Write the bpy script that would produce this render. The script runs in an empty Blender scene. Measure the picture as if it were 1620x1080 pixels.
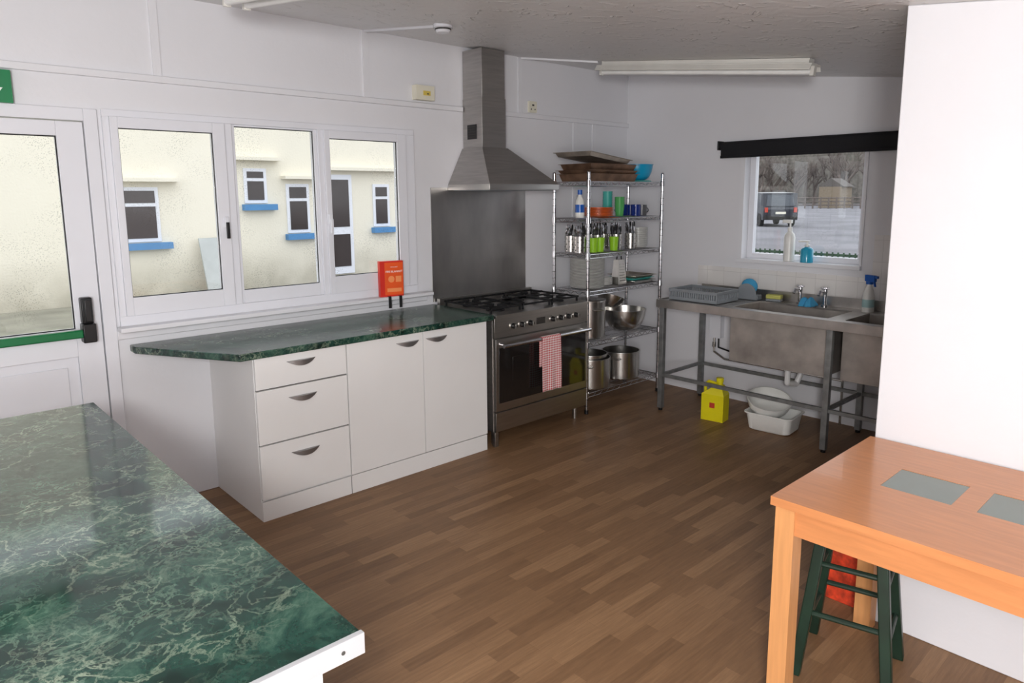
import bpy, bmesh, math, random
from mathutils import Vector, Matrix
random.seed(7)
sc = bpy.context.scene
sc.view_settings.view_transform = 'Standard'

# ------------------------------------------------------------------ helpers
def lin(c):
    c = c / 255.0
    return c / 12.92 if c <= 0.04045 else ((c + 0.055) / 1.055) ** 2.4
def C(r, g, b): return (lin(r), lin(g), lin(b), 1.0)

def newmat(name):
    m = bpy.data.materials.new(name); m.use_nodes = True
    nt = m.node_tree; b = nt.nodes['Principled BSDF']
    return m, nt, b
def node(nt, typ, **kw):
    n = nt.nodes.new(typ)
    for k, v in kw.items(): setattr(n, k, v)
    return n
def mat(name, col, rough=0.5, metal=0.0, var=0.06, scale=6.0, bump=0.0, bscale=60.0, spec=None, aniso=None, stretch=None, coat=0):
    m, nt, b = newmat(name)
    tc = node(nt, 'ShaderNodeTexCoord'); mp = node(nt, 'ShaderNodeMapping')
    nt.links.new(tc.outputs['Object'], mp.inputs[0])
    if stretch: mp.inputs['Scale'].default_value = stretch
    nz = node(nt, 'ShaderNodeTexNoise'); nz.inputs['Scale'].default_value = scale; nz.inputs['Detail'].default_value = 4
    nt.links.new(mp.outputs[0], nz.inputs['Vector'])
    rp = node(nt, 'ShaderNodeValToRGB')
    rp.color_ramp.elements[0].position = 0.3; rp.color_ramp.elements[1].position = 0.7
    rp.color_ramp.elements[0].color = [max(0, c * (1 - var)) for c in col[:3]] + [1]
    rp.color_ramp.elements[1].color = [min(1, c * (1 + var)) for c in col[:3]] + [1]
    nt.links.new(nz.outputs['Fac'], rp.inputs[0]); nt.links.new(rp.outputs[0], b.inputs['Base Color'])
    b.inputs['Roughness'].default_value = rough; b.inputs['Metallic'].default_value = metal
    if spec is not None: b.inputs['Specular IOR Level'].default_value = spec
    if coat: b.inputs['Coat Weight'].default_value = coat
    if bump:
        n2 = node(nt, 'ShaderNodeTexNoise'); n2.inputs['Scale'].default_value = bscale; n2.inputs['Detail'].default_value = 5
        nt.links.new(mp.outputs[0], n2.inputs['Vector'])
        bp = node(nt, 'ShaderNodeBump'); bp.inputs['Strength'].default_value = bump; bp.inputs['Distance'].default_value = 0.01
        nt.links.new(n2.outputs['Fac'], bp.inputs['Height']); nt.links.new(bp.outputs[0], b.inputs['Normal'])
    return m

class B:
    def __init__(s, name): s.name = name; s.bm = bmesh.new(); s.mats = []
    def mi(s, m):
        if m not in s.mats: s.mats.append(m)
        return s.mats.index(m)
    def _f(s, vs, i):
        try:
            f = s.bm.faces.new(vs); f.material_index = i; f.smooth = True; return f
        except ValueError: return None
    def hexa(s, p, m):
        i = s.mi(m); v = [s.bm.verts.new(q) for q in p]
        for a in ((0,3,2,1),(4,5,6,7),(0,1,5,4),(1,2,6,5),(2,3,7,6),(3,0,4,7)): s._f([v[k] for k in a], i)
    def box(s, x0, x1, y0, y1, z0, z1, m, rz=0.0, piv=None, M=None):
        p = [Vector(q) for q in ((x0,y0,z0),(x1,y0,z0),(x1,y1,z0),(x0,y1,z0),(x0,y0,z1),(x1,y0,z1),(x1,y1,z1),(x0,y1,z1))]
        if rz:
            c = Vector(piv) if piv else Vector(((x0+x1)/2, (y0+y1)/2, (z0+z1)/2)); R = Matrix.Rotation(rz, 3, 'Z'); p = [c + R @ (q - c) for q in p]
        if M: p = [M @ q for q in p]
        s.hexa(p, m)
    def prism(s, pts, vec, m):
        i = s.mi(m); vec = Vector(vec)
        a = [s.bm.verts.new(q) for q in pts]; b = [s.bm.verts.new(Vector(q) + vec) for q in pts]; n = len(pts)
        s._f(a[::-1], i); s._f(b, i)
        for k in range(n): s._f([a[k], a[(k+1) % n], b[(k+1) % n], b[k]], i)
    def cyl(s, p0, p1, r, m, r2=None, seg=16):
        i = s.mi(m); p0 = Vector(p0); p1 = Vector(p1); r2 = r if r2 is None else r2
        d = (p1 - p0).normalized(); a = d.orthogonal().normalized(); b = d.cross(a)
        A = []; Bb = []
        for k in range(seg):
            t = 2 * math.pi * k / seg; o = a * math.cos(t) + b * math.sin(t)
            A.append(s.bm.verts.new(p0 + o * r)); Bb.append(s.bm.verts.new(p1 + o * r2))
        s._f(A[::-1], i); s._f(Bb, i)
        for k in range(seg): s._f([A[k], A[(k+1) % seg], Bb[(k+1) % seg], Bb[k]], i)
    def tube(s, pts, r, m, seg=10):
        for a, b in zip(pts[:-1], pts[1:]): s.cyl(a, b, r, m, seg=seg)
        for q in pts[1:-1]: s.sph(q, r, m, seg=seg)
    def sph(s, c, r, m, sc3=(1, 1, 1), seg=16, M=None):
        prof = [(math.sin(math.pi * k / (seg // 2)) * r, -math.cos(math.pi * k / (seg // 2)) * r) for k in range(seg // 2 + 1)]
        s.lathe(c, prof, m, seg=seg, sc3=sc3, M=M)
    def lathe(s, c, prof, m, seg=28, sc3=(1, 1, 1), M=None, closed=False):
        i = s.mi(m); c = Vector(c); rings = []
        for r, z in prof:
            if r < 1e-5: pts = [Vector((0, 0, z))]
            else: pts = [Vector((r * math.cos(2*math.pi*k/seg), r * math.sin(2*math.pi*k/seg), z)) for k in range(seg)]
            vs = []
            for q in pts:
                q = Vector((q.x * sc3[0], q.y * sc3[1], q.z * sc3[2]))
                if M: q = M @ q
                vs.append(s.bm.verts.new(c + q))
            rings.append(vs)
        pr = list(zip(rings[:-1], rings[1:]))
        if closed: pr.append((rings[-1], rings[0]))
        for a, b in pr:
            for k in range(seg):
                k2 = (k + 1) % seg
                if len(a) == 1 and len(b) == 1: continue
                if len(a) == 1: s._f([a[0], b[k2], b[k]], i)
                elif len(b) == 1: s._f([a[k], a[k2], b[0]], i)
                else: s._f([a[k], a[k2], b[k2], b[k]], i)
    def grid(s, fn, nu, nv, m, thick=0):
        i = s.mi(m); g = [[s.bm.verts.new(fn(u / nu, v / nv)) for v in range(nv + 1)] for u in range(nu + 1)]
        for u in range(nu):
            for v in range(nv): s._f([g[u][v], g[u+1][v], g[u+1][v+1], g[u][v+1]], i)
    def done(s, bevel=0.0, seg=2, recalc=True, parent=None, ang=35, solid=0):
        if recalc: bmesh.ops.recalc_face_normals(s.bm, faces=s.bm.faces)
        me = bpy.data.meshes.new(s.name); s.bm.to_mesh(me); s.bm.free()
        for m in s.mats: me.materials.append(m)
        me.set_sharp_from_angle(angle=math.radians(ang))
        o = bpy.data.objects.new(s.name, me); bpy.context.collection.objects.link(o)
        if solid:
            md = o.modifiers.new('solid', 'SOLIDIFY'); md.thickness = solid
        if bevel:
            md = o.modifiers.new('bev', 'BEVEL'); md.width = bevel; md.segments = seg; md.limit_method = 'ANGLE'; md.angle_limit = math.radians(50); md.harden_normals = False
        if parent: o.parent = parent
        return o

def text(name, body, size, mtl, M, parent=None, ext=0.0005):
    c = bpy.data.curves.new(name, 'FONT'); c.body = body; c.size = size; c.align_x = 'CENTER'; c.align_y = 'CENTER'; c.extrude = ext
    o = bpy.data.objects.new(name, c); bpy.context.collection.objects.link(o); o.matrix_world = M
    bpy.context.view_layer.update()
    me = bpy.data.meshes.new_from_object(o); bpy.data.objects.remove(o)
    o = bpy.data.objects.new(name, me); bpy.context.collection.objects.link(o); me.materials.clear(); me.materials.append(mtl)
    if parent: o.parent = parent
    o.matrix_world = M
    return o

# ------------------------------------------------------------------ materials
M_wall = mat('wall_paint', C(226, 226, 230), 0.5, var=0.025, scale=1.5, bump=0.10, bscale=30)
M_trim = mat('trim_paint', C(228, 228, 232), 0.35, var=0.02)
M_upvc = mat('upvc_white', C(229, 230, 236), 0.25, var=0.01)
M_white = mat('cabinet_white', C(232, 231, 230), 0.35, var=0.015, scale=3)
M_gap = mat('shadow_gap', C(60, 58, 55), 0.8)
M_steel = mat('stainless_steel', C(190, 187, 183), 0.34, 1.0, var=0.08, scale=5, stretch=(1, 1, 14))
M_steelh = mat('stainless_brushed', C(176, 173, 170), 0.42, 1.0, var=0.10, scale=9, stretch=(0.6, 0.6, 9))
M_splash = mat('stainless_splash', C(172, 169, 167), 0.42, 1.0, var=0.14, scale=2.2, stretch=(3, 3, 1))
M_sink = mat('stainless_sink', C(180, 176, 172), 0.34, 1.0, var=0.15, scale=9)
M_sinkf = mat('stainless_dull', C(172, 166, 160), 0.5, 0.8, var=0.22, scale=7)
M_galv = mat('galvanised_leg', C(140, 142, 142), 0.45, 0.7, var=0.2, scale=18)
M_chrome = mat('chrome_wire', C(210, 210, 214), 0.2, 1.0, var=0.03)
M_pot = mat('pot_aluminium', C(208, 206, 202), 0.25, 1.0, var=0.08, scale=12)
M_iron = mat('cast_iron', C(24, 24, 26), 0.55, 0.2)
M_black = mat('black_plastic', C(20, 20, 22), 0.4)
M_blackg = mat('oven_glass', C(30, 27, 26), 0.06, 0.0, spec=0.8)
M_hand = mat('handle_grey', C(150, 148, 148), 0.35, 0.8)
M_green = mat('green_bar', C(12, 110, 62), 0.35)
M_sign = mat('sign_green', C(10, 122, 72), 0.4)
M_signw = mat('sign_white', C(245, 248, 245), 0.5)
M_blind = mat('blind_black', C(14, 14, 20), 0.8, bump=0.2, bscale=200)
M_wood = mat('table_wood', C(198, 132, 84), 0.28, var=0.09, scale=9, stretch=(8, 0.7, 8), coat=0.15)
M_woodl = mat('table_wood_leg', C(206, 148, 96), 0.35, var=0.08, scale=9, stretch=(8, 8, 0.6))
M_glassin = mat('table_glass_insert', C(118, 130, 124), 0.12, var=0.04)
M_stool = mat('stool_green_paint', C(20, 44, 32), 0.4, var=0.3, scale=12)
M_red = mat('red_plastic', C(214, 44, 30), 0.4)
M_orange = mat('orange_card', C(238, 90, 30), 0.45)
M_cream = mat('cream_plastic', C(226, 222, 204), 0.4)
M_fit = mat('light_fitting_white', C(218, 216, 210), 0.4)
M_blue = mat('blue_plastic', C(20, 90, 180), 0.3)
M_cyan = mat('cyan_bowl', C(20, 160, 205), 0.3)
M_dblue = mat('dark_blue_mug', C(28, 50, 130), 0.25)
M_gmug = mat('grey_mug', C(90, 92, 96), 0.3)
M_teal = mat('teal_cup', C(70, 175, 165), 0.35)
M_gcup = mat('green_cup', C(80, 165, 90), 0.35)
M_lime = mat('lime_cup', C(150, 205, 40), 0.35)
M_oplate = mat('orange_plate', C(238, 112, 50), 0.35)
M_china = mat('white_china', C(232, 232, 228), 0.2)
M_bot = mat('white_bottle', C(236, 236, 232), 0.3)
M_lab = mat('pale_label', C(170, 205, 205), 0.4)
M_yel = mat('yellow_jug', C(226, 214, 24), 0.35)
M_label = mat('label_red', C(190, 60, 40), 0.5)
M_tray = mat('baked_tray', C(134, 106, 86), 0.45, 0.7, var=0.4, scale=10)
M_trayl = mat('old_tray', C(178, 168, 156), 0.4, 0.8, var=0.25, scale=10)
M_greyp = mat('grey_plastic', C(132, 137, 142), 0.4)
M_sponge = mat('sponge', C(200, 198, 110), 0.9, bump=0.5, bscale=300)
M_cloth = mat('blue_cloth', C(70, 160, 205), 0.9, bump=0.4, bscale=120)
M_rbag = mat('red_print_bag', C(196, 60, 30), 0.5, var=0.5, scale=30)
M_edge = mat('aluminium_edging', C(190, 191, 195), 0.35, 0.3, var=0.03)
M_tube = mat('fluorescent_tube', C(240, 240, 238), 0.3)
M_soap = mat('blue_soap', C(50, 165, 200), 0.15)

def m_towel():
    m, nt, b = newmat('checked_towel')
    tc = node(nt, 'ShaderNodeTexCoord'); sx = node(nt, 'ShaderNodeSeparateXYZ'); nt.links.new(tc.outputs['Object'], sx.inputs[0])
    outs = []
    for ax in ('X', 'Z'):
        mu = node(nt, 'ShaderNodeMath', operation='MULTIPLY'); mu.inputs[1].default_value = 62
        fr = node(nt, 'ShaderNodeMath', operation='FRACT'); gt = node(nt, 'ShaderNodeMath', operation='GREATER_THAN'); gt.inputs[1].default_value = 0.5
        nt.links.new(sx.outputs[ax], mu.inputs[0]); nt.links.new(mu.outputs[0], fr.inputs[0]); nt.links.new(fr.outputs[0], gt.inputs[0]); outs.append(gt)
    ad = node(nt, 'ShaderNodeMath', operation='ADD'); nt.links.new(outs[0].outputs[0], ad.inputs[0]); nt.links.new(outs[1].outputs[0], ad.inputs[1])
    dv = node(nt, 'ShaderNodeMath', operation='DIVIDE'); dv.inputs[1].default_value = 2; nt.links.new(ad.outputs[0], dv.inputs[0])
    rp = node(nt, 'ShaderNodeValToRGB'); rp.color_ramp.elements[0].color = C(240, 232, 230); rp.color_ramp.elements[1].color = C(200, 62, 68)
    nt.links.new(dv.outputs[0], rp.inputs[0]); nt.links.new(rp.outputs[0], b.inputs['Base Color']); b.inputs['Roughness'].default_value = 0.9
    return m
M_towel = m_towel()

def m_floor():
    m, nt, b = newmat('vinyl_wood_floor'); L = nt.links.new
    tc = node(nt, 'ShaderNodeTexCoord')
    br = node(nt, 'ShaderNodeTexBrick'); br.offset = 0.37; br.offset_frequency = 2; br.squash = 1.0
    br.inputs['Scale'].default_value = 1.0; br.inputs['Brick Width'].default_value = 0.42; br.inputs['Row Height'].default_value = 0.058
    br.inputs['Mortar Size'].default_value = 0.0006; br.inputs['Mortar Smooth'].default_value = 0.2; br.inputs['Bias'].default_value = 0.0
    br.inputs['Color1'].default_value = (0, 0, 0, 1); br.inputs['Color2'].default_value = (1, 1, 1, 1); br.inputs['Mortar'].default_value = (0.1, 0.1, 0.1, 1)
    L(tc.outputs['Object'], br.inputs['Vector'])
    mp = node(nt, 'ShaderNodeMapping'); mp.inputs['Scale'].default_value = (1.2, 16, 1); L(tc.outputs['Object'], mp.inputs[0])
    n1 = node(nt, 'ShaderNodeTexNoise'); n1.inputs['Scale'].default_value = 5; n1.inputs['Detail'].default_value = 7; n1.inputs['Roughness'].default_value = 0.65; L(mp.outputs[0], n1.inputs['Vector'])
    n2 = node(nt, 'ShaderNodeTexNoise'); n2.inputs['Scale'].default_value = 1.3; n2.inputs['Detail'].default_value = 3; L(tc.outputs['Object'], n2.inputs['Vector'])
    mx = node(nt, 'ShaderNodeMix', data_type='FLOAT'); mx.inputs['Factor'].default_value = 0.66
    L(br.outputs['Color'], mx.inputs[2]); L(n1.outputs['Fac'], mx.inputs[3])
    rp = node(nt, 'ShaderNodeValToRGB'); e = rp.color_ramp.elements
    e[0].position = 0.15; e[0].color = C(104, 76, 52); e[1].position = 0.85; e[1].color = C(162, 127, 93)
    k = rp.color_ramp.elements.new(0.5); k.color = C(132, 100, 71)
    L(mx.outputs[0], rp.inputs[0])
    L(rp.outputs[0], b.inputs['Base Color'])
    rr = node(nt, 'ShaderNodeMapRange'); rr.inputs[3].default_value = 0.42; rr.inputs[4].default_value = 0.6; L(n2.outputs['Fac'], rr.inputs[0]); L(rr.outputs[0], b.inputs['Roughness'])
    b.inputs['Specular IOR Level'].default_value = 0.4
    bp = node(nt, 'ShaderNodeBump'); bp.inputs['Strength'].default_value = 0.08; bp.inputs['Distance'].default_value = 0.004; L(n1.outputs['Fac'], bp.inputs['Height']); L(bp.outputs[0], b.inputs['Normal'])
    return m
M_floor = m_floor()

def m_marble(name, rough, sc0):
    m, nt, b = newmat(name); L = nt.links.new
    tc = node(nt, 'ShaderNodeTexCoord')
    n1 = node(nt, 'ShaderNodeTexNoise'); n1.inputs['Scale'].default_value = 6 * sc0; n1.inputs['Detail'].default_value = 10; n1.inputs['Roughness'].default_value = 0.72; n1.inputs['Distortion'].default_value = 0.6; L(tc.outputs['Object'], n1.inputs['Vector'])
    rp = node(nt, 'ShaderNodeValToRGB'); e = rp.color_ramp.elements
    e[0].position = 0.38; e[0].color = C(11, 34, 29); e[1].position = 0.72; e[1].color = C(76, 108, 92)
    k = e.new(0.52); k.color = C(28, 62, 53)
    L(n1.outputs['Fac'], rp.inputs[0])
    prev = rp.outputs[0]
    for scl, w, hi, col, mk, off in ((5.5 * sc0, 0.016, 0.72, C(158, 170, 148), 3.0, 3.1), (12 * sc0, 0.024, 0.6, C(150, 164, 142), 2.6, 9.7), (26 * sc0, 0.04, 0.5, C(116, 142, 122), 5.0, 17.3)):
        mp = node(nt, 'ShaderNodeMapping'); mp.inputs['Location'].default_value = (off, off * .7, off * .3); L(tc.outputs['Object'], mp.inputs[0])
        vn = node(nt, 'ShaderNodeTexNoise'); vn.inputs['Scale'].default_value = scl; vn.inputs['Detail'].default_value = 7; vn.inputs['Roughness'].default_value = 0.6; vn.inputs['Distortion'].default_value = 0.5; L(mp.outputs[0], vn.inputs['Vector'])
        sb = node(nt, 'ShaderNodeMath', operation='SUBTRACT'); sb.inputs[1].default_value = 0.5; L(vn.outputs['Fac'], sb.inputs[0])
        ab = node(nt, 'ShaderNodeMath', operation='ABSOLUTE'); L(sb.outputs[0], ab.inputs[0])
        mr = node(nt, 'ShaderNodeMapRange'); mr.inputs[1].default_value = 0.0; mr.inputs[2].default_value = w; mr.inputs[3].default_value = hi; mr.inputs[4].default_value = 0.0; L(ab.outputs[0], mr.inputs[0])
        nm = node(nt, 'ShaderNodeTexNoise'); nm.inputs['Scale'].default_value = mk * sc0; nm.inputs['Detail'].default_value = 3; L(mp.outputs[0], nm.inputs['Vector'])
        mk2 = node(nt, 'ShaderNodeMapRange'); mk2.inputs[1].default_value = 0.40; mk2.inputs[2].default_value = 0.62; L(nm.outputs['Fac'], mk2.inputs[0])
        ml = node(nt, 'ShaderNodeMath', operation='MULTIPLY'); L(mr.outputs[0], ml.inputs[0]); L(mk2.outputs[0], ml.inputs[1])
        mx = node(nt, 'ShaderNodeMix', data_type='RGBA'); L(ml.outputs[0], mx.inputs[0]); L(prev, mx.inputs[6]); mx.inputs[7].default_value = col
        prev = mx.outputs[2]
    L(prev, b.inputs['Base Color']); b.inputs['Roughness'].default_value = rough; b.inputs['Specular IOR Level'].default_value = 0.5
    return m
M_marb1 = m_marble('green_marble_laminate_gloss', 0.10, 1.0)
M_marb2 = m_marble('green_marble_laminate', 0.22, 1.1)

def m_ceiling():
    m, nt, b = newmat('textured_ceiling'); L = nt.links.new
    tc = node(nt, 'ShaderNodeTexCoord'); n = node(nt, 'ShaderNodeTexNoise'); n.inputs['Scale'].default_value = 3.0; n.inputs['Detail'].default_value = 2; n.inputs['Distortion'].default_value = 2.0
    L(tc.outputs['Object'], n.inputs['Vector'])
    n3 = node(nt, 'ShaderNodeTexNoise'); n3.inputs['Scale'].default_value = 9; n3.inputs['Detail'].default_value = 4; n3.inputs['Distortion'].default_value = 1.2
    L(tc.outputs['Object'], n3.inputs['Vector'])
    sb = node(nt, 'ShaderNodeMath', operation='SUBTRACT'); sb.inputs[1].default_value = 0.5; L(n.outputs['Fac'], sb.inputs[0])
    ab = node(nt, 'ShaderNodeMath', operation='ABSOLUTE'); L(sb.outputs[0], ab.inputs[0])
    mr = node(nt, 'ShaderNodeMapRange'); mr.inputs[1].default_value = 0; mr.inputs[2].default_value = .035; mr.inputs[3].default_value = 1; mr.inputs[4].default_value = 0; L(ab.outputs[0], mr.inputs[0])
    m3 = node(nt, 'ShaderNodeMapRange'); m3.inputs[1].default_value = .5; m3.inputs[2].default_value = .6; L(n3.outputs['Fac'], m3.inputs[0])
    ml = node(nt, 'ShaderNodeMath', operation='MULTIPLY'); L(mr.outputs[0], ml.inputs[0]); L(m3.outputs[0], ml.inputs[1])
    ad = node(nt, 'ShaderNodeMath', operation='MULTIPLY_ADD'); ad.inputs[1].default_value = .5; L(n3.outputs['Fac'], ad.inputs[0]); L(ml.outputs[0], ad.inputs[2])
    bp = node(nt, 'ShaderNodeBump'); bp.inputs['Strength'].default_value = 0.6; bp.inputs['Distance'].default_value = 0.015
    L(ad.outputs[0], bp.inputs['Height']); L(bp.outputs[0], b.inputs['Normal'])
    b.inputs['Base Color'].default_value = C(226, 225, 225); b.inputs['Roughness'].default_value = 0.4
    return m
M_ceil = m_ceiling()

def m_tile():
    m, nt, b = newmat('white_tiles'); L = nt.links.new
    tc = node(nt, 'ShaderNodeTexCoord')
    sx = node(nt, 'ShaderNodeSeparateXYZ'); cb = node(nt, 'ShaderNodeCombineXYZ'); L(tc.outputs['Object'], sx.inputs[0]); L(sx.outputs['Y'], cb.inputs['X']); L(sx.outputs['Z'], cb.inputs['Y'])
    br = node(nt, 'ShaderNodeTexBrick'); br.offset = 0; br.inputs['Scale'].default_value = 1; br.inputs['Brick Width'].default_value = 0.15; br.inputs['Row Height'].default_value = 0.15; br.inputs['Mortar Size'].default_value = 0.0015
    br.inputs['Color1'].default_value = C(230, 227, 224); br.inputs['Color2'].default_value = C(226, 223, 221); br.inputs['Mortar'].default_value = C(204, 201, 198)
    L(cb.outputs[0], br.inputs['Vector']); L(br.outputs['Color'], b.inputs['Base Color']); b.inputs['Roughness'].default_value = 0.15
    return m
M_tile = m_tile()

def m_glass(name, drops):
    m, nt, b = newmat(name); L = nt.links.new; nt.nodes.remove(b)
    out = nt.nodes['Material Output']; tr = node(nt, 'ShaderNodeBsdfTransparent'); tr.inputs[0].default_value = (0.97, 0.98, 0.98, 1)
    gl = node(nt, 'ShaderNodeBsdfGlossy'); gl.inputs['Roughness'].default_value = 0.02
    mx = node(nt, 'ShaderNodeMixShader'); mx.inputs[0].default_value = 0.04; L(tr.outputs[0], mx.inputs[1]); L(gl.outputs[0], mx.inputs[2])
    tc = node(nt, 'ShaderNodeTexCoord'); v = node(nt, 'ShaderNodeTexVoronoi'); v.inputs['Scale'].default_value = 110; L(tc.outputs['Object'], v.inputs['Vector'])
    n = node(nt, 'ShaderNodeTexNoise'); n.inputs['Scale'].default_value = 4; L(tc.outputs['Object'], n.inputs['Vector'])
    mr = node(nt, 'ShaderNodeMapRange'); mr.inputs[1].default_value = 0.15; mr.inputs[2].default_value = 0.3; mr.inputs[3].default_value = 1; mr.inputs[4].default_value = 0; L(v.outputs['Distance'], mr.inputs[0])
    m2 = node(nt, 'ShaderNodeMapRange'); m2.inputs[1].default_value = 0.45; m2.inputs[2].default_value = 0.65; m2.inputs[3].default_value = 0; m2.inputs[4].default_value = drops; L(n.outputs['Fac'], m2.inputs[0])
    mu = node(nt, 'ShaderNodeMath', operation='MULTIPLY'); L(mr.outputs[0], mu.inputs[0]); L(m2.outputs[0], mu.inputs[1])
    t2 = node(nt, 'ShaderNodeBsdfTransparent'); t2.inputs[0].default_value = (0.5, 0.51, 0.5, 1)
    m3 = node(nt, 'ShaderNodeMixShader'); L(mu.outputs[0], m3.inputs[0]); L(mx.outputs[0], m3.inputs[1]); L(t2.outputs[0], m3.inputs[2])
    L(m3.outputs[0], out.inputs[0]); return m
M_glass = m_glass('window_glass_rain', 0.7)

def m_render():
    m, nt, b = newmat('cream_render'); L = nt.links.new
    tc = node(nt, 'ShaderNodeTexCoord'); n = node(nt, 'ShaderNodeTexNoise'); n.inputs['Scale'].default_value = 2; n.inputs['Detail'].default_value = 6; L(tc.outputs['Object'], n.inputs['Vector'])
    sx = node(nt, 'ShaderNodeSeparateXYZ'); L(tc.outputs['Object'], sx.inputs[0])
    mr = node(nt, 'ShaderNodeMapRange'); mr.inputs[1].default_value = -.1; mr.inputs[2].default_value = .75; mr.inputs[3].default_value = 1.0; mr.inputs[4].default_value = 0; L(sx.outputs['Z'], mr.inputs[0])
    ml = node(nt, 'ShaderNodeMath', operation='MULTIPLY'); L(mr.outputs[0], ml.inputs[0]); L(n.outputs['Fac'], ml.inputs[1])
    mx = node(nt, 'ShaderNodeMix', data_type='RGBA'); L(ml.outputs[0], mx.inputs[0]); mx.inputs[6].default_value = C(234, 227, 210); mx.inputs[7].default_value = C(112, 104, 80)
    L(mx.outputs[2], b.inputs['Base Color']); b.inputs['Roughness'].default_value = .9
    n2 = node(nt, 'ShaderNodeTexNoise'); n2.inputs['Scale'].default_value = 30; L(tc.outputs['Object'], n2.inputs['Vector'])
    bp = node(nt, 'ShaderNodeBump'); bp.inputs['Strength'].default_value = .5; bp.inputs['Distance'].default_value = .01; L(n2.outputs['Fac'], bp.inputs['Height']); L(bp.outputs[0], b.inputs['Normal'])
    return m
M_render = m_render()
M_bsill = mat('blue_sill', C(80, 135, 185), 0.6)
M_tarmac = mat('wet_tarmac', C(122, 121, 126), 0.85, var=0.2, scale=0.35, spec=0.15)
M_concrete = mat('yard_concrete', C(140, 138, 124), 0.8, var=0.25, scale=1.5)
M_dark = mat('dark_glass', C(66, 58, 56), 0.1)
M_bark = mat('bark', C(104, 94, 88), 0.9)
M_hedge = mat('hedge', C(104, 99, 92), 0.95, var=0.35, scale=2)
M_carp = mat('car_paint', C(34, 38, 48), 0.25)
M_carw = mat('car_window', C(70, 76, 84), 0.1)
M_tyre = mat('tyre', C(16, 16, 16), 0.8)
M_house = mat('house_wall', C(128, 114, 96), 0.9)
M_roof = mat('roof', C(90, 84, 80), 0.9)
M_grass = mat('grass', C(60, 82, 62), 0.95, var=0.3, scale=8)

# ------------------------------------------------------------------ dimensions
YW = 4.02; XF = 5.12; XP = 2.77; XW = -1.7; YS = -1.6
def zc(y): return 2.197 + 0.125 * y

# ------------------------------------------------------------------ room shell
b = B('floor'); b.box(XW, XF, YS, YW, -0.08, 0, M_floor); b.done()
b = B('ceiling')
b.prism([(XW, YS, zc(YS)), (XW, YW, zc(YW)), (XW, YW, zc(YW) + .1), (XW, YS, zc(YS) + .1)], (XF - XW, 0, 0), M_ceil); b.done()
DX0, DX1, DZ = -0.06, 0.915, 2.10
WX0, WX1, WZ0, WZ1 = 0.935, 2.80, 1.0, 2.105
b = B('wall_north'); T = 0.22
b.box(XW - .2, DX0, YW, YW + T, 0, 2.95, M_wall); b.box(DX0, DX1, YW, YW + T, DZ, 2.95, M_wall)
b.box(DX1, WX0, YW, YW + T, 0, 2.95, M_wall); b.box(WX0, WX1, YW, YW + T, 0, WZ0, M_wall); b.box(WX0, WX1, YW, YW + T, WZ1, 2.95, M_wall)
b.box(WX1, XF + .2, YW, YW + T, 0, 2.95, M_wall); b.done()
FY0, FY1, FZ0, FZ1 = 1.95, 2.85, 1.16, 2.02
b = B('wall_east')
b.box(XF, XF + .2, YS - .2, FY0, 0, 2.95, M_wall); b.box(XF, XF + .2, FY1, YW, 0, 2.95, M_wall)
b.box(XF, XF + .2, FY0, FY1, 0, FZ0, M_wall); b.box(XF, XF + .2, FY0, FY1, FZ1, 2.95, M_wall); b.done()
b = B('wall_south'); b.box(XW - .2, XF, YS - .2, YS, 0, 2.95, M_wall); b.done()
b = B('wall_west'); b.box(XW - .2, XW, YS, YW, 0, 2.95, M_wall); b.done()
PY = 0.955
b = B('wall_partition')
b.prism([(XP, YS, 0), (XP, PY, 0), (XP, PY, zc(PY)), (XP, YS, zc(YS))], (0.14, 0, 0), M_wall); b.done(bevel=0.004)

b = B('trim_1')
b.box(XW, 3.23, YW - .022, YW, 2.255, 2.29, M_trim); b.box(3.46, XF, YW - .022, YW, 2.255, 2.29, M_trim); b.done(bevel=0.004)
b = B('trim_2')
for x in (-.05, 1.215, 2.455, 3.80): b.box(x - .02, x + .02, YW - .010, YW, 2.29, zc(YW) - .004, M_trim)
for x in (4.42, 4.66): b.box(x - .02, x + .02, YW - .010, YW, 1.0, 2.255, M_trim)
b.done()

# ------------------------------------------------------------------ door_1
b = B('door_1'); y0 = YW - .02; y1 = YW + .06
b.box(DX0, DX0 + .06, y0, y1, 0, DZ, M_upvc); b.box(DX1 - .06, DX1, y0, y1, 0, DZ, M_upvc); b.box(DX0 + .06, DX1 - .06, y0, y1, DZ - .06, DZ, M_upvc)
lx0, lx1 = DX0 + .065, DX1 - .065; ly0, ly1 = YW - .01, YW + .05
b.box(lx0, lx0 + .12, ly0, ly1, .02, 2.035, M_upvc); b.box(lx1 - .115, lx1, ly0, ly1, .02, 2.035, M_upvc)
b.box(lx0 + .12, lx1 - .115, ly0, ly1, 1.965, 2.035, M_upvc); b.box(lx0 + .12, lx1 - .115, ly0, ly1, .88, 1.02, M_upvc); b.box(lx0 + .12, lx1 - .115, ly0, ly1, .02, .17, M_upvc)
b.box(lx0 + .12, lx1 - .115, ly0 + .02, ly1 - .02, .17, .88, M_upvc)
b.box(lx0 + .17, lx1 - .165, ly0 + .012, ly1 - .025, .22, .83, M_upvc)
gx0, gx1 = lx0 + .12, lx1 - .115
for (a0, a1, c0, c1) in ((gx0, gx0 + .005, 1.02, 1.965), (gx1 - .005, gx1, 1.02, 1.965), (gx0 + .005, gx1 - .005, 1.02, 1.025), (gx0 + .005, gx1 - .005, 1.96, 1.965)):
    b.box(a0, a1, ly0 + .012, ly0 + .02, c0, c1, M_black)
b.box(gx0, gx1, ly0 + .025, ly0 + .031, 1.02, 1.965, M_glass)
door = b.done(bevel=0.004)
b = B('push_bar')
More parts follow.
